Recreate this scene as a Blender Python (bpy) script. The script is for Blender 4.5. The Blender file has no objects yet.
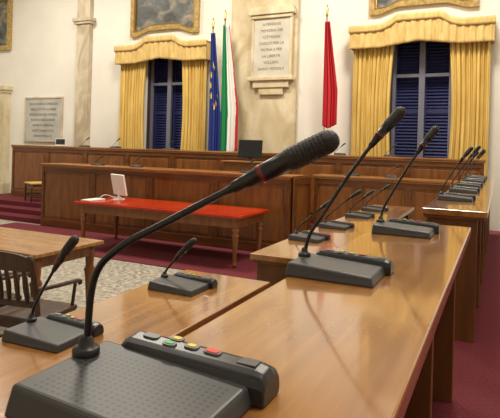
import bpy, bmesh, math, random
from mathutils import Vector, Matrix
random.seed(4)
S=bpy.context.scene
S.view_settings.view_transform='Standard'
COL=S.collection
# ------------------------------------------------ materials
def newmat(name):
    m=bpy.data.materials.new(name); m.use_nodes=True
    return m,m.node_tree,m.node_tree.nodes['Principled BSDF']
def plain(name,c,rough=.5,metal=0,bump=0,bscale=50,emit=None,coat=0):
    m,nt,b=newmat(name)
    b.inputs['Base Color'].default_value=(*c,1); b.inputs['Roughness'].default_value=rough
    b.inputs['Metallic'].default_value=metal
    b.inputs['Coat Weight'].default_value=coat
    if bump:
        tc=nt.nodes.new('ShaderNodeTexCoord'); n=nt.nodes.new('ShaderNodeTexNoise'); n.inputs['Scale'].default_value=bscale
        bp=nt.nodes.new('ShaderNodeBump'); bp.inputs['Strength'].default_value=bump; bp.inputs['Distance'].default_value=.01
        nt.links.new(tc.outputs['Object'],n.inputs['Vector']); nt.links.new(n.outputs['Fac'],bp.inputs['Height']); nt.links.new(bp.outputs['Normal'],b.inputs['Normal'])
    return m
def noisy(name,c1,c2,scale=(1,1,1),nscale=5,rough=.5,detail=6,lo=.3,hi=.7,bump=0,coat=0,c3=None,distort=0):
    m,nt,b=newmat(name)
    tc=nt.nodes.new('ShaderNodeTexCoord'); mp=nt.nodes.new('ShaderNodeMapping'); mp.inputs['Scale'].default_value=scale
    n=nt.nodes.new('ShaderNodeTexNoise'); n.inputs['Scale'].default_value=nscale; n.inputs['Detail'].default_value=detail; n.inputs['Distortion'].default_value=distort
    r=nt.nodes.new('ShaderNodeValToRGB'); r.color_ramp.elements[0].position=lo; r.color_ramp.elements[1].position=hi
    r.color_ramp.elements[0].color=(*c1,1); r.color_ramp.elements[1].color=(*c2,1)
    if c3:
        e=r.color_ramp.elements.new((lo+hi)/2); e.color=(*c3,1)
    L=nt.links.new
    L(tc.outputs['Object'],mp.inputs['Vector']); L(mp.outputs['Vector'],n.inputs['Vector']); L(n.outputs['Fac'],r.inputs['Fac']); L(r.outputs['Color'],b.inputs['Base Color'])
    b.inputs['Roughness'].default_value=rough; b.inputs['Coat Weight'].default_value=coat; b.inputs['Coat Roughness'].default_value=.08
    if bump:
        bp=nt.nodes.new('ShaderNodeBump'); bp.inputs['Strength'].default_value=bump; bp.inputs['Distance'].default_value=.01
        L(n.outputs['Fac'],bp.inputs['Height']); L(bp.outputs['Normal'],b.inputs['Normal'])
    return m
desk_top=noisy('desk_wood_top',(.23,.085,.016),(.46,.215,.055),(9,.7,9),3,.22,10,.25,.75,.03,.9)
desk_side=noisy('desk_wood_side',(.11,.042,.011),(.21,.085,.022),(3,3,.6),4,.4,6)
bench_w=noisy('bench_wood',(.13,.042,.009),(.27,.100,.022),(4,4,.6),3,.30,6,.3,.75)
bench_d=noisy('bench_wood_frame',(.085,.026,.006),(.18,.062,.014),(.6,4,4),3,.30,6,.3,.75)
cap_w=noisy('bench_cap_wood',(.22,.085,.022),(.40,.18,.055),(.5,4,4),3,.25,6,.3,.75)
table_w=noisy('table_leg_wood',(.14,.046,.012),(.27,.10,.027),(4,4,.6),4,.35)
old_top=noisy('old_table_top',(.24,.11,.03),(.44,.225,.07),(.8,8,8),3,.22)
chair_w=noisy('chair_dark_wood',(.022,.009,.004),(.075,.030,.010),(4,4,.6),5,.5)
red_top=noisy('red_table_leather',(.38,.024,.006),(.52,.042,.010),(1,1,1),3,.16)
carpet=noisy('red_carpet',(.075,.004,.009),(.155,.009,.020),(1,1,1),90,.95,4,.3,.7,.3)
terr=noisy('terrazzo',(.20,.18,.145),(.50,.46,.38),(1,1,1),16,.4,10,.38,.62)
wallm=noisy('wall_plaster',(.76,.725,.65),(.86,.83,.76),(1,1,1),.8,.8,5)
ceilm=plain('ceiling_plaster',(.72,.68,.60),.9,bump=.1)
marble=noisy('cream_marble',(.52,.42,.24),(.76,.67,.48),(1,1,.5),1.6,.35,8,.35,.65,distort=1.5)
marble_d=noisy('brown_marble',(.44,.36,.25),(.68,.59,.45),(1,1,.5),2.2,.35,8,.35,.65,distort=1.5)
plaque_m=noisy('plaque_stone',(.50,.46,.37),(.64,.60,.50),(1,1,1),3,.5)
plaque_g=noisy('plaque_grey_marble',(.40,.40,.37),(.56,.56,.52),(1,1,1),3,.4)
ink=plain('inscription',(.22,.19,.14),.8)
gold=noisy('gilded_wood',(.28,.18,.05),(.56,.40,.14),(1,1,1),14,.4,4)
curt=noisy('gold_curtain_cloth',(.58,.38,.085),(.80,.59,.19),(3,3,.4),3,.7,4)
valm=noisy('gold_valance_cloth',(.54,.36,.10),(.74,.54,.21),(3,3,1),4,.65,4)
canvas=noisy('old_oil_painting',(.04,.035,.025),(.38,.29,.18),(1,1,1.4),2.3,.5,8,.3,.7,c3=(.11,.12,.12),distort=1)
blk=plain('black_plastic',(.010,.010,.012),.38)
blk2=plain('black_neck',(.008,.008,.009),.3)
head_m=plain('mic_windscreen',(.013,.012,.012),.5,bump=.3,bscale=500)
ring=plain('mic_red_ring',(.16,.010,.012),.3)
bar_m=plain('unit_bar_plastic',(.014,.015,.018),.33)
silver=plain('button_grey',(.16,.16,.17),.4)
g_led=plain('green_button',(.04,.50,.08),.4); y_led=plain('yellow_button',(.85,.62,.03),.4); r_led=plain('red_button',(.75,.03,.03),.4)
label=plain('unit_label',(.10,.10,.11),.3)
white_p=plain('white_plastic',(.75,.75,.73),.4)
scr=plain('dark_screen',(.01,.011,.014),.15)
paper=plain('paper',(.8,.79,.76),.7)
brass=plain('brass',(.6,.42,.15),.3,metal=1)
shut=plain('blue_shutter_paint',(.024,.030,.12),.45)
wfr=plain('window_frame_paint',(.16,.16,.21),.4)
wdark=plain('window_dark_reveal',(.05,.035,.03),.6)
f_blue=plain('flag_blue',(.012,.03,.22),.6); f_yel=plain('flag_yellow',(.8,.6,.05),.6)
f_grn=plain('flag_green',(.0,.22,.07),.6); f_wht=plain('flag_white',(.8,.8,.78),.6); f_red=plain('flag_red',(.50,.012,.02),.6)
yel_up=plain('yellow_upholstery',(.62,.40,.10),.7)
# perforated grille
def grille():
    m,nt,b=newmat('unit_grille')
    L=nt.links.new; N=nt.nodes.new
    tc=N('ShaderNodeTexCoord'); sx=N('ShaderNodeSeparateXYZ'); L(tc.outputs['Object'],sx.inputs[0])
    def M(op,a,bv=None):
        n=N('ShaderNodeMath'); n.operation=op
        if hasattr(a,'links'): L(a,n.inputs[0])
        else: n.inputs[0].default_value=a
        if bv is not None:
            if hasattr(bv,'links'): L(bv,n.inputs[1])
            else: n.inputs[1].default_value=bv
        return n.outputs[0]
    def cell(o):
        return M('ABSOLUTE',M('SUBTRACT',M('FRACT',M('ADD',M('MULTIPLY',o,1/.0094),50.0)),.5))
    dx=cell(sx.outputs[0]); dy=cell(sx.outputs[1])
    d=M('SQRT',M('ADD',M('MULTIPLY',dx,dx),M('MULTIPLY',dy,dy)))
    inx=M('LESS_THAN',M('ABSOLUTE',sx.outputs[0]),.1034); iny=M('LESS_THAN',M('ABSOLUTE',M('ADD',sx.outputs[1],.0282)),.0658)
    dot=M('MULTIPLY',M('LESS_THAN',d,.29),M('MULTIPLY',inx,iny))
    mix=N('ShaderNodeMix'); mix.data_type='RGBA'; L(dot,mix.inputs['Factor'])
    mix.inputs[6].default_value=(.042,.043,.047,1); mix.inputs[7].default_value=(.002,.002,.002,1)
    L(mix.outputs[2],b.inputs['Base Color']); b.inputs['Roughness'].default_value=.42
    return m
grm=grille()
# ------------------------------------------------ mesh helpers
def grp(name,loc=(0,0,0),rz=0):
    e=bpy.data.objects.new(name,None); e.location=loc; e.rotation_euler=(0,0,rz); e.empty_display_size=.1; COL.objects.link(e); return e
def obj(name,bm,mats,parent=None,smooth=False,bevel=0,loc=None,segs=2):
    me=bpy.data.meshes.new(name)
    bmesh.ops.recalc_face_normals(bm,faces=bm.faces)
    bm.to_mesh(me); bm.free()
    for m in (mats if isinstance(mats,(list,tuple)) else [mats]): me.materials.append(m)
    if smooth:
        for p in me.polygons: p.use_smooth=True
    o=bpy.data.objects.new(name,me); COL.objects.link(o)
    if parent: o.parent=parent
    if loc: o.location=loc
    if bevel:
        md=o.modifiers.new('bevel','BEVEL'); md.width=bevel; md.segments=segs; md.limit_method='ANGLE'
    return o
def addbox(bm,x0,x1,y0,y1,z0,z1,mi=0,inset=0):
    i=inset
    v=[bm.verts.new(p) for p in [(x0,y0,z0),(x1,y0,z0),(x1,y1,z0),(x0,y1,z0),(x0+i,y0+i,z1),(x1-i,y0+i,z1),(x1-i,y1-i,z1),(x0+i,y1-i,z1)]]
    for f in [(3,2,1,0),(4,5,6,7),(0,1,5,4),(1,2,6,5),(2,3,7,6),(3,0,4,7)]:
        bm.faces.new([v[k] for k in f]).material_index=mi
def box(p,name,x0,x1,y0,y1,z0,z1,mat,bevel=0,inset=0):
    bm=bmesh.new(); addbox(bm,x0,x1,y0,y1,z0,z1,0,inset); return obj(name,bm,mat,p,bevel=bevel)
def boxes(p,name,lst,mat,bevel=0):
    bm=bmesh.new()
    for b in lst: addbox(bm,*b)
    return obj(name,bm,mat,p,bevel=bevel)
def sweep(bm,pts,rad,seg=12,mi=None):
    pts=[Vector(p) for p in pts]; n=len(pts)
    T=[(pts[min(i+1,n-1)]-pts[max(i-1,0)]).normalized() for i in range(n)]
    up=Vector((0,1,0)) if abs(T[0].y)<.9 else Vector((1,0,0))
    u=T[0].cross(up).normalized(); rings=[]
    for i in range(n):
        u=(u-T[i]*u.dot(T[i])).normalized(); w=T[i].cross(u)
        r=rad[i] if isinstance(rad,(list,tuple)) else rad
        rings.append([bm.verts.new(pts[i]+(u*math.cos(a)+w*math.sin(a))*r) for a in [2*math.pi*k/seg for k in range(seg)]])
    for i in range(n-1):
        for k in range(seg):
            f=bm.faces.new([rings[i][k],rings[i][(k+1)%seg],rings[i+1][(k+1)%seg],rings[i+1][k]])
            if mi: f.material_index=mi[i]
    bm.faces.new(rings[0][::-1]); bm.faces.new(rings[-1])
def tube(p,name,pts,rad,mat,seg=12,smooth=True):
    bm=bmesh.new(); sweep(bm,pts,rad,seg); return obj(name,bm,mat,p,smooth=smooth)
def lathe(p,name,x,y,prof,mat,seg=12):
    return tube(p,name,[(x,y,z) for z,r in prof],[r for z,r in prof],mat,seg)
def catmull(P,n=14):
    P=[Vector(p) for p in P]; Q=[P[0]*2-P[1]]+P+[P[-1]*2-P[-2]]; out=[]
    for i in range(1,len(Q)-2):
        a,b,c,d=Q[i-1],Q[i],Q[i+1],Q[i+2]
        for k in range(n):
            t=k/n; out.append(.5*((2*b)+(c-a)*t+(2*a-5*b+4*c-d)*t*t+(3*b-a-3*c+d)*t**3))
    out.append(P[-1]); return out
def resample(path,step):
    L=[0]
    for i in range(1,len(path)): L.append(L[-1]+(path[i]-path[i-1]).length)
    tot=L[-1]
    def at(s):
        s=max(0,min(tot,s)); j=1
        while j<len(L)-1 and L[j]<s: j+=1
        t=(s-L[j-1])/max(1e-9,L[j]-L[j-1]); return path[j-1].lerp(path[j],t)
    return tot,at
# ------------------------------------------------ microphone unit
RX=-.114; RY=.012
MESH={}
def unit_parts():
    bm=bmesh.new()   # sloping grille body
    v=[(-.130,-.112,0),(.125,-.112,0),(.125,.070,0),(-.130,.070,0),(-.125,-.103,.040),(.118,-.103,.026),(.118,.067,.026),(-.125,.067,.040)]
    vs=[bm.verts.new(p) for p in v]
    for f in [(3,2,1,0),(4,5,6,7),(0,1,5,4),(1,2,6,5),(2,3,7,6),(3,0,4,7)]: bm.faces.new([vs[k] for k in f])
    MESH['body']=(bm,grm,.006)
    bm=bmesh.new()   # rounded control bar running along the right-hand side
    prof=[(.056,0),(.056,.030),(.060,.043),(.070,.050),(.090,.052),(.106,.047),(.114,.036),(.117,.018),(.114,0)]
    xs=[(-.096,.84),(-.084,1.0),(.120,.86),(.134,.80),(.139,.66)]
    rings=[[bm.verts.new((x,.086+(y-.086)*(1 if s>.8 else .93),z*s)) for y,z in prof] for x,s in xs]
    for i in range(len(rings)-1):
        for k in range(len(prof)-1): bm.faces.new([rings[i][k],rings[i][k+1],rings[i+1][k+1],rings[i+1][k]])
        bm.faces.new([rings[i][-1],rings[i][0],rings[i+1][0],rings[i+1][-1]])
    bm.faces.new(rings[0]); bm.faces.new(rings[-1][::-1])
    MESH['bar']=(bm,bar_m,.003)
def disc(bm,x,y,z,rx,ry,h,mi,tilt=0,seg=24):
    def se(v): return math.copysign(abs(v)**.55,v)   # rounded-rectangle key outline
    a=[bm.verts.new((x+rx*se(math.cos(t)),y+ry*se(math.sin(t)),z-rx*se(math.cos(t))*tilt)) for t in [2*math.pi*(k+.5)/seg for k in range(seg)]]
    b=[bm.verts.new((v.co.x*1,v.co.y,v.co.z+h)) for v in a]
    bm.faces.new(b).material_index=mi; bm.faces.new(a[::-1]).material_index=mi
    for k in range(seg): bm.faces.new([a[k],a[(k+1)%seg],b[(k+1)%seg],b[k]]).material_index=mi
unit_parts()
DATA={}
def shared(key,name,bm,mats,parent,smooth,bevel):
    if key in DATA:
        o=bpy.data.objects.new(name,DATA[key]); COL.objects.link(o); o.parent=parent
        if bevel:
            md=o.modifiers.new('bevel','BEVEL'); md.width=bevel; md.segments=3; md.limit_method='ANGLE'
        return o
    o=obj(name,bm() if callable(bm) else bm,mats,parent,smooth,bevel,segs=3); DATA[key]=o.data; return o
def buttons_bm():
    bm=bmesh.new(); zt=lambda x:.052*(1.0-(x+.084)*.14/.204)
    tl=.035
    for x,y,rx in [(-.056,.086,.013),(-.018,.077,.010),(-.018,.097,.010),(.014,.086,.011),(.048,.086,.013)]:
        disc(bm,x,y,zt(x)-.002,rx,.0078,.0033,0,tl)
    for x,y,mi in [(-.018,.077,1),(-.018,.097,2),(.014,.086,2),(.048,.086,3)]:
        disc(bm,x,y,zt(x)+.0009,.0062 if mi<3 else .0095,.0044 if mi<3 else .0055,.0014,mi,tl)
    addbox(bm,.090,.118,.076,.096,.040,.0456,4)
    return bm
def mic(loc,neck,rz=0,s=.82,hs=.92):
    g=grp('conference_microphone',loc,rz)
    for o in (shared('body','body',MESH['body'][0],grm,g,False,.006),
        shared('bar','control_bar',MESH['bar'][0],bar_m,g,False,.004),
        shared('btn','buttons',buttons_bm,[silver,g_led,y_led,r_led,label,blk],g,False,0)): o.scale=(s,s,s)
    def collar():
        bm=bmesh.new(); sweep(bm,[(RX,RY,z) for z in (.028,.046,.049,.050,.060,.066)],[.019,.019,.017,.0115,.0095,.0055],24); return bm
    shared('col','collar',collar,blk,g,True,0).scale=(s,s,s)
    R=Vector((RX*s,RY*s,.045*s))
    path=catmull([R+Vector(p) for p in neck]); tot,at=resample(path,.003)
    pr=[(0.0,.0),(.0006,.005),(.003,.0100),(.008,.0135),(.013,.0152)]
    k=.016
    while k<.062:
        pr.append((k+.001,.0158)); pr.append((k+.0030,.0158)); pr.append((k+.0036,.0154)); pr.append((k+.0046,.0154)); k+=.0048
    pr+=[(.066,.0152),(.069,.0138),(.100,.0122),(.1005,.0128),(.106,.0126),(.1065,.0112),(.128,.0092),(.140,.0080),(.142,.0060)]
    pr=[(a*hs,b*min(hs,.92)) for a,b in pr]
    pts=[];rad=[];mi=[]
    n=36
    for i in range(n): pts.append(at((tot-.142*hs)*i/n)); rad.append(.0046); mi.append(0)
    for d,r in reversed(pr):
        pts.append(at(tot-d)); rad.append(max(r,.0005)); mi.append(2 if .1004*hs<d<=.1061*hs else (1 if d<.0995*hs else 0))
    bm=bmesh.new(); sweep(bm,pts,rad,20,mi); 
    obj('gooseneck_and_head',bm,[blk2,head_m,ring],g,smooth=True)
    return g
N1=[(0,0,0),(.010,0,.09),(.043,.005,.131),(.102,.023,.167),(.182,.046,.213),(.294,.087,.276)]
N2=[(0,0,0),(.012,.003,.05),(.047,.013,.11),(.10,.04,.206),(.163,.075,.303),(.217,.106,.375)]
def N(dx,dy,dz): return [(0,0,0),(.05*dx,.03*dy,.13*dz),(.2*dx,.12*dy,.29*dz),(.46*dx,.38*dy,.55*dz),(.75*dx,.7*dy,.81*dz),(dx,dy,dz)]
ZA=1.50; ZC=1.224
mic((-.362,.494,ZA),N1,0,.90,.98)
mic((-.345,1.235,ZA),N2,.0)
mic((-.312,2.0,ZA),N(.19,.08,.365),0)
for y,j in [(3.62,0),(4.42,.02),(5.2,-.02),(6.1,.01),(6.95,0)]:
    mic((-.25,y,ZA),N(.18+j,.06,.31+j))
mic((-1.18,1.14,ZC),N(.14,.03,.26),.05)
mic((-1.15,1.79,ZC),N(.13,.03,.16),.0)
for y,j in [(3.17,0),(3.78,.03),(4.5,-.03),(5.1,.0)]:
    mic((-1.09,y,ZC),N(.22+j,.08,.22+j*.8),.1*random.uniform(-1,1))
# ------------------------------------------------ councillor desks
PA=.80; PC=.48
def desk(x0,x1,y0,y1,zt,zf,nsup):
    g=grp('councillor_desk',((x0+x1)/2,(y0+y1)/2,zf)); W=(x1-x0)/2; L=(y1-y0)/2; H=zt-zf
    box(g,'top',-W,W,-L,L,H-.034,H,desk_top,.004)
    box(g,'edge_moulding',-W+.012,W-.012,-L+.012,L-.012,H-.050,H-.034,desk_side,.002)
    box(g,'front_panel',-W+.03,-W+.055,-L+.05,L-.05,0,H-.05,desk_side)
    lst=[]
    for i in range(nsup):
        y=-L+.06+(2*L-.12)*i/(nsup-1)
        lst.append((-W+.055,W-.05,y-.02,y+.02,0,H-.05))
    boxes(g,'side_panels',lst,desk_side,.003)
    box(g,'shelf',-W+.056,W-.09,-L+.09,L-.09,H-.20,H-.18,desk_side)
    st=[(-W+.022,-W+.03,-L+.05,L-.05,0,.09),(-W+.022,-W+.03,-L+.05,L-.05,H-.13,H-.05)]
    k=max(2,int((y1-y0)/.7)); 
    for i in range(k+1):
        y=-L+.09+(2*L-.18)*i/k; st.append((-W+.022,-W+.03,y-.04,y+.04,.09,H-.13))
    boxes(g,'front_rails',st,bench_w,.002)
    return g
desk(-.445,-.10,-.9,2.32,ZA,PA,5)
desk(-.38,-.05,2.97,7.3,ZA,PA,7)
desk(-1.31,-.88,-.9,2.07,ZC,PC,5)
desk(-1.22,-.80,2.57,5.7,ZC,PC,6)
# tiers
boxes(None,'tier_platform_lower',[(-1.60,-.62,-2.98,6.6,0,PC)],carpet,.01)
boxes(None,'tier_platform_upper',[(-.615,3.57,-2.97,7.6,0,PA)],carpet,.01)
# ------------------------------------------------ room shell
WY=11.0
box(None,'floor',-15,3.6,-3,WY,-.1,0,terr)
box(None,'ceiling',-15,3.6,-3,WY+.4,7.5,7.6,ceilm)
wins=[-7.68,-1.48]; hw=.62; zb,ztp=1.25,4.2
segs=[(-15,wins[0]-hw),(wins[0]+hw,wins[1]-hw),(wins[1]+hw,3.6)]
lst=[(a,b,WY,WY+.4,0,7.5) for a,b in segs]
for w in wins: lst+=[(w-hw,w+hw,WY,WY+.4,0,zb),(w-hw,w+hw,WY,WY+.4,ztp,7.5)]
boxes(None,'wall_far',lst,wallm)
box(None,'wall_left',-15.3,-15,-3,WY+.4,0,7.5,wallm)
box(None,'wall_right',3.6,3.9,-3,WY+.4,0,7.5,wallm)
box(None,'wall_back',-15.3,3.9,-3.3,-3,0,7.5,wallm)
def pilaster(name,x0,x1,ztop,mat,cap=True,d=.12):
    l=[(x0,x1,WY-d,WY,0,ztop)]
    l.append((x0-.04,x1+.04,WY-d-.04,WY,0,.55))
    if cap: l+=[(x0-.04,x1+.04,WY-d-.03,WY,ztop-.10,ztop-.02),(x0-.08,x1+.08,WY-d-.07,WY,ztop-.02,ztop+.10)]
    return boxes(None,name,l,mat,.01)
pilaster('trim_1',-5.83,-4.15,7.45,marble,False,.10)
pilaster('trim_2',-10.65,-10.20,7.45,marble_d,False,.14)
pilaster('trim_3',-14.3,-13.35,3.35,marble,True,.2)
boxes(None,'trim_4',[(-10.76,-10.09,WY-.22,WY,5.15,5.25),(-10.72,-10.13,WY-.19,WY,5.08,5.15)],marble_d,.01)
# ------------------------------------------------ windows
for i,w in enumerate(wins):
    g=grp('window_%d'%(i+1),(w,WY,0))
    boxes(g,'reveal',[(-hw,-hw+.03,.01,.39,zb,ztp),(hw-.03,hw,.01,.39,zb,ztp),(-hw+.03,hw-.03,.01,.39,ztp-.03,ztp)],wdark)
    box(g,'sill',-hw-.05,hw+.05,-.06,.38,zb-.06,zb+.0,marble_d,.01)
    fr=[(-hw+.03,-hw+.10,.10,.16,zb,ztp-.03),(hw-.10,hw-.03,.10,.16,zb,ztp-.03),(-.06,.06,.09,.17,zb,ztp-.03),
        (-hw+.1,hw-.1,.10,.16,zb,zb+.1),(-hw+.1,hw-.1,.10,.16,ztp-.12,ztp-.03),(-hw+.1,hw-.1,.10,.16,3.35,3.42)]
    boxes(g,'sash_frame',fr,wfr,.006)
    bm=bmesh.new(); z=zb+.06
    for sx in (-1,1):
        for a,b in [(.02,.07),(.52,.58)]:
            addbox(bm,min(sx*a,sx*b),max(sx*a,sx*b),.27,.31,zb,ztp-.03)
        for zz in (zb+.0,2.62,ztp-.12): addbox(bm,min(sx*.07,sx*.52),max(sx*.07,sx*.52),.27,.31,zz,zz+.09)
    while z<ztp-.1:
        for sx in (-1,1):
            x0,x1=sorted((sx*.07,sx*.52)); 
            v=[bm.verts.new(p) for p in [(x0,.27,z),(x1,.27,z),(x1,.315,z+.05),(x0,.315,z+.05)]]
            v2=[bm.verts.new((q.co.x,q.co.y+.004,q.co.z-.009)) for q in v]
            bm.faces.new(v); bm.faces.new(v2[::-1]); bm.faces.new([v[0],v[1],v2[1],v2[0]])
        z+=.068
    obj('louvre_shutters',bm,shut,g)
    box(g,'outer_board',-hw+.03,hw-.03,.33,.36,zb,ztp-.03,shut)
# curtains + valances
def cloth(p,name,x0,x1,zt,zbm,y,folds,amp,mat,nx=120,nz=24,shape=None,topf=None,botf=None,mati=None):
    bm=bmesh.new(); vs=[]
    for j in range(nz+1):
        t=j/nz; row=[]
        for i in range(nx+1):
            s=i/nx
            a=x0+(x1-x0)*s
            if shape: a=shape(s,t,x0,x1)
            top=topf(a) if topf else zt; bot=botf(a) if botf else zbm
            ph=s*folds*2*math.pi+math.sin(s*9)*.9+t*.5*math.sin(s*21)
            row.append(bm.verts.new((a,y+amp*(math.sin(ph)*.7+.3*math.sin(ph*2.3+1)),top+(bot-top)*t)))
        vs.append(row)
    for j in range(nz):
        for i in range(nx):
            f=bm.faces.new([vs[j][i],vs[j+1][i],vs[j+1][i+1],vs[j][i+1]])
            if mati: f.material_index=mati(i/nx,j/nz)
    o=obj(name,bm,mat,p,smooth=True)
    md=o.modifiers.new('thick','SOLIDIFY'); md.thickness=.004
    return o
for q,w in enumerate(wins):
    g=grp('curtain_pair',(w-.03,0,0))
    def shl(s,t,x0,x1): 
        k=math.sin(min(1,t*1.25)*math.pi)*.07; return x0+(x1-x0-k)*s
    def shr(s,t,x0,x1):
        k=math.sin(min(1,t*1.25)*math.pi)*.07; return x0+k+(x1-x0-k)*s
    cloth(g,'curtain_left',-1.33,-.48,4.1,.34,WY-.2,9,.045,curt,shape=shl)
    cloth(g,'curtain_right',.56,1.30,4.1,.34,WY-.2,8,.045,curt,shape=shr)
    v=grp('window_valance',(w-.03,0,-.10 if q==0 else -.06))
    def tp(x):
        a=abs(x); return 4.43+.18*(1 if a<.42 else max(0,1-((a-.42)/.45))**2*1.0 if a<.87 else 0)
    def bt(x): 
        a=abs(x); return 3.97+.10*max(0,1-a/.75)
    cloth(v,'swag_cloth',-1.38,1.36,4.45,3.97,WY-.36,17,.014,valm,nx=240,nz=10,topf=tp,botf=bt)
    cloth(v,'top_band',-1.40,1.38,4.45,4.3,WY-.385,3,.003,valm,nx=100,nz=3,topf=lambda x:tp(x)+.015,botf=lambda x:tp(x)-.13)
    boxes(v,'valance_box',[(-1.38,-1.36,WY-.36,WY-.01,3.99,4.44),(1.34,1.36,WY-.36,WY-.01,3.99,4.44),(-1.38,1.36,WY-.34,WY-.01,4.40,4.42)],valm)
# paintings
def painting(x,hw_,z0,z1,notch=True):
    g=grp('framed_painting',(x,WY,0)); n=24
    def edge(s,off):
        a=abs(s); return (.13*(1-max(0,min(1,(a-.45)/.35))) if notch else 0)+off
    for nm,o0,o1,yy,mat in [('gilt_frame',0,.11,-.09,gold),('inner_frame',.11,.15,-.065,brass)]:
        bm=bmesh.new()
        P0=[];P1=[]
        for i in range(n+1):
            s=-1+2*i/n; P0.append((s*(hw_-o0),z0+edge(s,o0))); P1.append((s*(hw_-o1),z0+edge(s,o1)))
        P0+=[(hw_-o0,z1-o0),(-hw_+o0,z1-o0)]; P1+=[(hw_-o1,z1-o1),(-hw_+o1,z1-o1)]
        m=len(P0)
        A=[bm.verts.new((px,yy,pz)) for px,pz in P0]; B=[bm.verts.new((px,yy-.01,pz)) for px,pz in P1]
        C=[bm.verts.new((px,0,pz)) for px,pz in P0]; D=[bm.verts.new((px,-.01,pz)) for px,pz in P1]
        for i in range(m):
            j=(i+1)%m
            bm.faces.new([A[i],A[j],B[j],B[i]]); bm.faces.new([A[i],C[i],C[j],A[j]]); bm.faces.new([B[i],B[j],D[j],D[i]])
        obj(nm,bm,mat,g)
    bm=bmesh.new(); P=[bm.verts.new((-hw_+.14+2*(hw_-.14)*i/n,-.03,z0+edge(-1+2*i/n,.14))) for i in range(n+1)]+[bm.verts.new((hw_-.14,-.03,z1-.14)),bm.verts.new((-hw_+.14,-.03,z1-.14))]
    bm.faces.new(P); obj('canvas',bm,canvas,g)
painting(-7.80,1.04,4.62,6.3); painting(-1.50,1.06,4.66,6.3); painting(-14.15,.78,4.55,6.2,False)
# central plaque
def textlines(g,lines,x,y,z,dz,size,mat):
    for i,t in enumerate(lines):
        c=bpy.data.curves.new('inscription','FONT'); c.body=t; c.size=size; c.align_x='CENTER'; c.extrude=.001
        o=bpy.data.objects.new('inscription_line',c); COL.objects.link(o); o.parent=g; o.location=(x,y,z-i*dz); o.rotation_euler=(math.pi/2,0,0); c.materials.append(mat)
g=grp('marble_wall_plaque',(-4.74,WY-.10,-.02))
boxes(g,'slab',[(-.46,.46,-.08,0,3.45,4.78)],plaque_m,.01)
boxes(g,'cornice',[(-.50,.50,-.13,0,4.78,4.86),(-.56,.56,-.17,0,4.86,4.96),(-.52,.52,-.14,0,4.96,5.04)],marble,.012)
boxes(g,'frame',[(-.50,-.44,-.10,0,3.45,4.78),(.44,.50,-.10,0,3.45,4.78)],marble,.012)
boxes(g,'lower_shelf',[(-.56,.56,-.16,0,3.36,3.45),(-.44,.44,-.11,0,3.20,3.36),(-.30,.30,-.08,0,3.04,3.2)],marble,.015)
textlines(g,['A PERENNE','MEMORIA DEI','CITTADINI','CADUTI PER LA','PATRIA E PER','LA LIBERTA','VOLLERO','ANNO MCMXLV'],0,-.084,4.62,.145,.088,ink)
g=grp('marble_inscription_tablet',(-11.95,WY,-.12))
box(g,'slab',-.70,.70,-.04,0,1.98,3.18,plaque_g,.01)
boxes(g,'border',[(-.75,.75,-.06,0,3.18,3.23),(-.75,.75,-.06,0,1.93,1.98),(-.75,-.70,-.06,0,1.98,3.18),(.70,.75,-.06,0,1.98,3.18)],marble_d,.008)
textlines(g,['QUI SI RIUNI IL CONSIGLIO','DELLA CITTA E LE LIBERE','ISTITUZIONI DEL POPOLO','FURONO RESTAURATE','NE RESTA MEMORIA','AI CITTADINI TUTTI','ANNO MCMXLVI'],0,-.045,3.0,.155,.092,ink)
# ------------------------------------------------ dais + benches
DZ=.32
boxes(None,'dais_platform',[(-8.85,.2,8.80,WY-.26,0,DZ),(-12.6,-8.85,9.1,WY-.26,0,DZ)],carpet)
boxes(None,'dais_steps',[(-12.6,-8.9,8.7,9.095,0,.21),(-12.6,-8.9,8.3,8.7,0,.105)],carpet)
def bench(name,x0,x1,y,z0,z1,pw,depth):
    g=grp(name,(0,y,0)); H=z1-z0
    box(g,'core',x0,x1,0,.05,z0,z1-.04,bench_w)
    box(g,'top',x0-.03,x1+.03,-.05,depth,z1-.04,z1,cap_w,.008)
    st=[(x0,x1,-.03,0,z0,z0+.16),(x0,x1,-.022,0,z1-.16,z1-.04)]
    n=max(1,round((x1-x0)/pw)); w=(x1-x0)/n
    for i in range(n+1):
        c=x0+i*w; st.append((max(x0,c-.06),min(x1,c+.06),-.022,0,z0+.16,z1-.16))
    boxes(g,'stiles_and_rails',st,bench_d,.004)
    boxes(g,'raised_panels',[(x0+i*w+.11,x0+(i+1)*w-.11,-.014,0,z0+.21,z1-.21) for i in range(n)],bench_w,.01)
    boxes(g,'crown_moulding',[(x0-.015,x1+.015,-.04,0,z1-.07,z1-.04)],cap_w,.006)
    boxes(g,'ends',[(x0,x0+.04,.05,depth-.05,z0,z1-.04),(x1-.04,x1,.05,depth-.05,z0,z1-.04)],bench_w,.004)
    return g
FB=1.35; RB=1.71
bench('council_bench_front',-8.85,-3.16,8.15,0.014,FB,1.42,.60)
bench('council_bench_side',-3.02,-.55,9.02,DZ,FB+.0,.82,.5)
g=grp('bench_return_panel',(-3.12,8.2,0))
boxes(g,'core',[(-.005,.03,.0,.59,0.014,FB-.005),(-.005,.03,.59,.78,DZ+.002,FB-.005)],bench_w); 
boxes(g,'rails',[(.03,.05,.0,.59,0.014,.16),(.03,.05,0,.78,FB-.16,FB-.04),(.03,.05,0,.08,.16,FB-.16),(.03,.05,.70,.78,DZ+.002,FB-.16)],bench_d,.003)
bench('council_bench_rear',-12.0,-.25,10.0,DZ,RB,1.3,.36)
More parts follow.
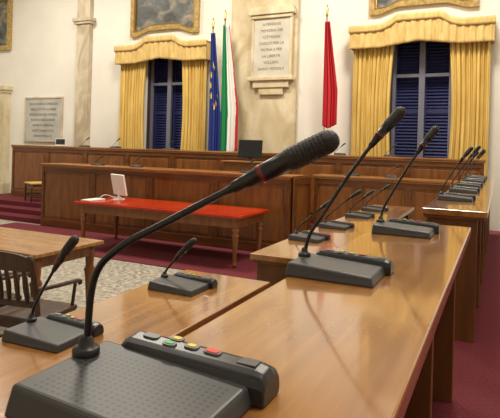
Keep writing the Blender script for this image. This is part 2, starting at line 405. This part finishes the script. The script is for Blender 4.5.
for x,y,z in [(-7.6,8.45,FB),(-6.6,8.45,FB),(-4.1,8.45,FB),(-3.6,8.45,FB),(-2.4,9.25,FB),(-1.7,9.25,FB),(-9.6,10.17,RB),(-8.6,10.17,RB),(-7.0,10.17,RB),(-2.9,10.17,RB),(-1.9,10.17,RB)]:
    mic((x,y,z),N(.2,.05,.16+random.uniform(0,.06)),random.uniform(-.2,.2))
def monitor(name,loc,rz,w,h,m_back,stand=.10,tilt=.12):
    g=grp(name,loc,rz)
    lathe(g,'foot',0,.03,[(0,.11),(.012,.105),(.018,.03)],m_back,20)
    box(g,'stem',-.025,.025,.02,.045,.012,stand+.08,m_back,.004)
    o=box(g,'panel',-w/2,w/2,-.02,.02,0,h,m_back,.008); o.location=(0,0,stand); o.rotation_euler=(-tilt,0,0)
    o=box(g,'screen',-w/2+.015,w/2-.015,-.0235,-.0205,.015,h-.015,scr); o.location=(0,0,stand); o.rotation_euler=(-tilt,0,0)
    return g
g=grp('clerk_desk',(-4.5,9.35,DZ)); box(g,'top',-.5,.5,-.28,.28,1.19,1.22,cap_w,.006); boxes(g,'carcass',[(-.46,-.42,-.25,.25,0,1.19),(.42,.46,-.25,.25,0,1.19),(-.42,.42,-.25,-.22,.1,1.19)],bench_w,.003)
monitor('computer_monitor',(-4.50,9.35,DZ+1.225),.10,.50,.36,blk,.06)
g=grp('laptop_computer',(-10.55,10.17,RB)); box(g,'keyboard_half',-.18,.18,-.12,.12,0,.02,white_p,.004)
o=box(g,'lid',-.18,.18,-.008,.008,0,.18,white_p,.004); o.location=(0,.12,.02); box(g,'display',-.16,.16,.108,.1115,.04,.185,scr)
# ------------------------------------------------ red table
g=grp('red_topped_table',(-5.0,7.32,0.012)); TH=.79; W=1.60; D=.55
box(g,'top_leather',-W+.05,W-.05,-D+.05,D-.05,TH-.002,TH+.004,red_top)
box(g,'top_board',-W,W,-D,D,TH-.045,TH-.0025,red_top,.008)
boxes(g,'apron',[(-W+.08,W-.08,-D+.08,-D+.11,TH-.20,TH-.045),(-W+.08,W-.08,D-.11,D-.08,TH-.20,TH-.045),(-W+.08,-W+.11,-D+.11,D-.11,TH-.20,TH-.045),(W-.11,W-.08,-D+.11,D-.11,TH-.20,TH-.045)],table_w,.004)
box(g,'apron_moulding',-W+.05,W-.05,-D+.05,D-.05,TH-.062,TH-.045,table_w,.004)
LEG=[(0,.022),(.03,.036),(.06,.03),(.08,.024),(.12,.028),(.35,.040),(.46,.050),(.485,.060),(.50,.034),(.53,.052),(.56,.056),(.58,.04),(.62,.052)]
for i,(a,b) in enumerate([(-1,-1),(1,-1),(-1,1),(1,1)]):
    x=a*(W-.12); y=b*(D-.12)
    lathe(g,'leg_%d'%i,x,y,LEG,table_w,14); box(g,'leg_block_%d'%i,x-.05,x+.05,y-.05,y+.05,.60,TH-.046,table_w,.004)
TT=TH+.017
monitor('desktop_monitor',(-6.15,7.45,TT),2.75,.46,.38,white_p,.08,.2)
g=grp('keyboard',(-6.42,7.05,TT)); box(g,'case',-.1,.1,-.2,.2,0,.018,white_p,.004); boxes(g,'keys',[(-.08+.035*i,-.052+.035*i,-.18+.03*j,-.157+.03*j,.018,.023) for i in range(5) for j in range(12)],paper)
tube(None,'monitor_cable',catmull([(-6.27,7.62,TT+.012),(-6.42,7.6,TT+.012),(-6.5,7.45,TT+.06),(-6.54,7.35,TT+.012)]),.008,white_p,8)
box(None,'carpet_rug',-9.6,-2.75,6.4,8.14,.0,.012,carpet)
# ------------------------------------------------ old table and chairs (left)
g=grp('wooden_table',(-5.2,3.85,0)); W=1.45; D=.45
box(g,'top',-W,W,-D,D,.745,.78,old_top,.006)
boxes(g,'apron',[(-W+.07,W-.07,-D+.06,-D+.09,.63,.745),(-W+.07,W-.07,D-.09,D-.06,.63,.745),(-W+.07,-W+.1,-D+.09,D-.09,.63,.745),(W-.1,W-.07,-D+.09,D-.09,.63,.745)],table_w,.004)
for i,(a,b) in enumerate([(-1,-1),(1,-1),(-1,1),(1,1)]):
    x=a*(W-.1); y=b*(D-.1)
    lathe(g,'leg_%d'%i,x,y,[(z,r) for z,r in LEG if z<.5]+[(.52,.04),(.6,.045),(.745,.045)],table_w,14)
def chair(loc,rz,name='wooden_armchair',arms=True,wood=chair_w,up=None):
    g=grp(name,loc,rz); w=.25; d=.23
    box(g,'seat',-w,w,-d,d,.43,.47,up or wood,.012)
    boxes(g,'seat_rails',[(-w+.02,w-.02,-d+.02,-d+.045,.37,.43),(-w+.02,w-.02,d-.045,d-.02,.37,.43),(-w+.02,-w+.045,-d+.045,d-.045,.37,.43),(w-.045,w-.02,-d+.045,d-.045,.37,.43)],wood)
    for i,(a,b) in enumerate([(-1,1),(1,1)]): tube(g,'front_leg_%d'%i,[(a*(w-.03),d-.03,z) for z in (0,.1,.3,.43)],[.016,.019,.024,.026],wood,10)
    for i,a in enumerate((-1,1)):
        tube(g,'rear_post_%d'%i,catmull([(a*(w-.02),-d-.03,0),(a*(w-.02),-d+.02,.4),(a*(w-.02),-d+.0,.65),(a*(w-.02),-d-.07,.96)],6),.022,wood,10)
    def rail(nm,z0,z1,y):
        bm=bmesh.new(); n=10; rows=[]
        for k in range(n+1):
            s=-1+2*k/n; x=s*(w-.03); yy=y-.03*(1-s*s); up_=.035*(1-s*s) if z0>.8 else 0
            rows.append([bm.verts.new(q) for q in [(x,yy-.012,z0),(x,yy+.012,z0),(x,yy+.012,z1+up_),(x,yy-.012,z1+up_)]])
        for k in range(n):
            for q in range(4): bm.faces.new([rows[k][q],rows[k][(q+1)%4],rows[k+1][(q+1)%4],rows[k+1][q]])
        bm.faces.new(rows[0]); bm.faces.new(rows[-1][::-1]); obj(nm,bm,wood,g)
    rail('top_rail',.84,.94,-d-.05); rail('lower_rail',.56,.61,-d+.012)
    if up: box(g,'back_cushion',-w+.04,w-.04,-d-.045,-d+.01,.6,.86,up,.012)
    else:
        for k in range(5):
            x=-.16+.08*k; tube(g,'slat_%d'%k,[(x,-d-.02+.012*abs(k-2)*.5,.59),(x,-d-.035,.72),(x,-d-.07+.005*abs(k-2),.87)],[.014,.020,.014],wood,8)
    tube(g,'stretcher_1',[(-w+.03,0,.16),(w-.03,0,.16)],.011,wood,8)
    for i,a in enumerate((-1,1)):
        tube(g,'side_stretcher_%d'%i,[(a*(w-.03),-d,.16),(a*(w-.03),d-.03,.16)],.011,wood,8)
        if arms:
            tube(g,'arm_%d'%i,catmull([(a*(w-.01),-d-.01,.70),(a*(w+.015),-.05,.69),(a*(w+.01),d-.02,.67),(a*(w+.01),d+.01,.64)],6),.018,wood,10)
            tube(g,'arm_post_%d'%i,[(a*(w-.03),d-.04,.43),(a*(w+.01),d-.05,.68)],.014,wood,8)
    return g
chair((-3.34,3.02,0),.1); chair((-3.97,3.02,0),-.1)
chair((-10.45,9.45,DZ+.004),math.pi-.4,'upholstered_chair',False,chair_w,yel_up)
# ------------------------------------------------ flags
def flag(x,y,kind,ztop,zbot,wid,z0=DZ):
    g=grp('flag_on_pole',(x,y,0))
    lathe(g,'base',0,0,[(z0,.13),(z0+.03,.12),(z0+.06,.05),(z0+.10,.03)],brass,20)
    tube(g,'pole',[(0,0,z0+.05),(0,0,ztop+.12)],.014,brass,10)
    lathe(g,'finial',0,0,[(ztop+.10,.012),(ztop+.14,.03),(ztop+.18,.022),(ztop+.27,.03),(ztop+.38,.002)],brass,10)
    mats={'eu':[f_blue,f_yel],'it':[f_grn,f_wht,f_red],'red':[f_red]}[kind]
    def mi(s,t):
        if kind=='it': return 0 if s<.48-.06*t else (1 if s<.95-.10*t*t else 2)
        if kind=='eu':
            for k in range(12):
                a=k*math.pi/6
                if (s-.5-.34*math.cos(a))**2/.0022+(t-.42-.17*math.sin(a))**2/.0006<1: return 1
        return 0
    def sh(s,t,x0,x1):
        f=.35+.65*min(1,t*1.5); return x0+(x1-x0)*s*f
    cloth(g,'cloth',-.03,wid,ztop,zbot,-.04,4,.035,mats,nx=80,nz=60,shape=sh,mati=mi,botf=lambda x:zbot+.5*abs(x-wid*.35))
flag(-6.12,10.55,'eu',4.45,1.55,.28)
flag(-5.82,10.58,'it',4.62,1.6,.42)
flag(-3.36,10.55,'red',4.5,2.25,.28)
# ------------------------------------------------ lights (area lights added under the ceiling to brighten the room, no fixtures)
def area(loc,sx,sy,p,c=(1,.93,.80)):
    l=bpy.data.lights.new('added_area_light','AREA'); l.shape='RECTANGLE'; l.size=sx; l.size_y=sy; l.energy=p; l.color=c
    o=bpy.data.objects.new('added_area_light',l); o.location=loc; COL.objects.link(o); return o
area((-10.5,7.4,7.3),1.4,1.4,320); area((-5.5,7.4,7.3),1.4,1.4,320); area((-1.0,7.8,7.3),1.4,1.4,330); area((-4,1,7.3),1.4,1.4,80); area((.6,2.2,7.3),1.2,1.4,180)
w=bpy.data.worlds.new('dusk'); S.world=w; w.use_nodes=True
w.node_tree.nodes['Background'].inputs[0].default_value=(.05,.08,.2,1); w.node_tree.nodes['Background'].inputs[1].default_value=.4
# ------------------------------------------------ camera
cd=bpy.data.cameras.new('camera'); cam=bpy.data.objects.new('camera',cd); COL.objects.link(cam)
cd.sensor_fit='HORIZONTAL'; cd.sensor_width=36; cd.lens=37.44; cd.shift_y=-.122; cd.clip_start=.02
M=Matrix.Rotation(math.radians(25.7),4,'Z')@Matrix.Rotation(math.radians(90),4,'X')@Matrix.Rotation(math.radians(1.6),4,'Z')
cam.matrix_world=Matrix.Translation((0,0,1.8))@M
S.camera=cam
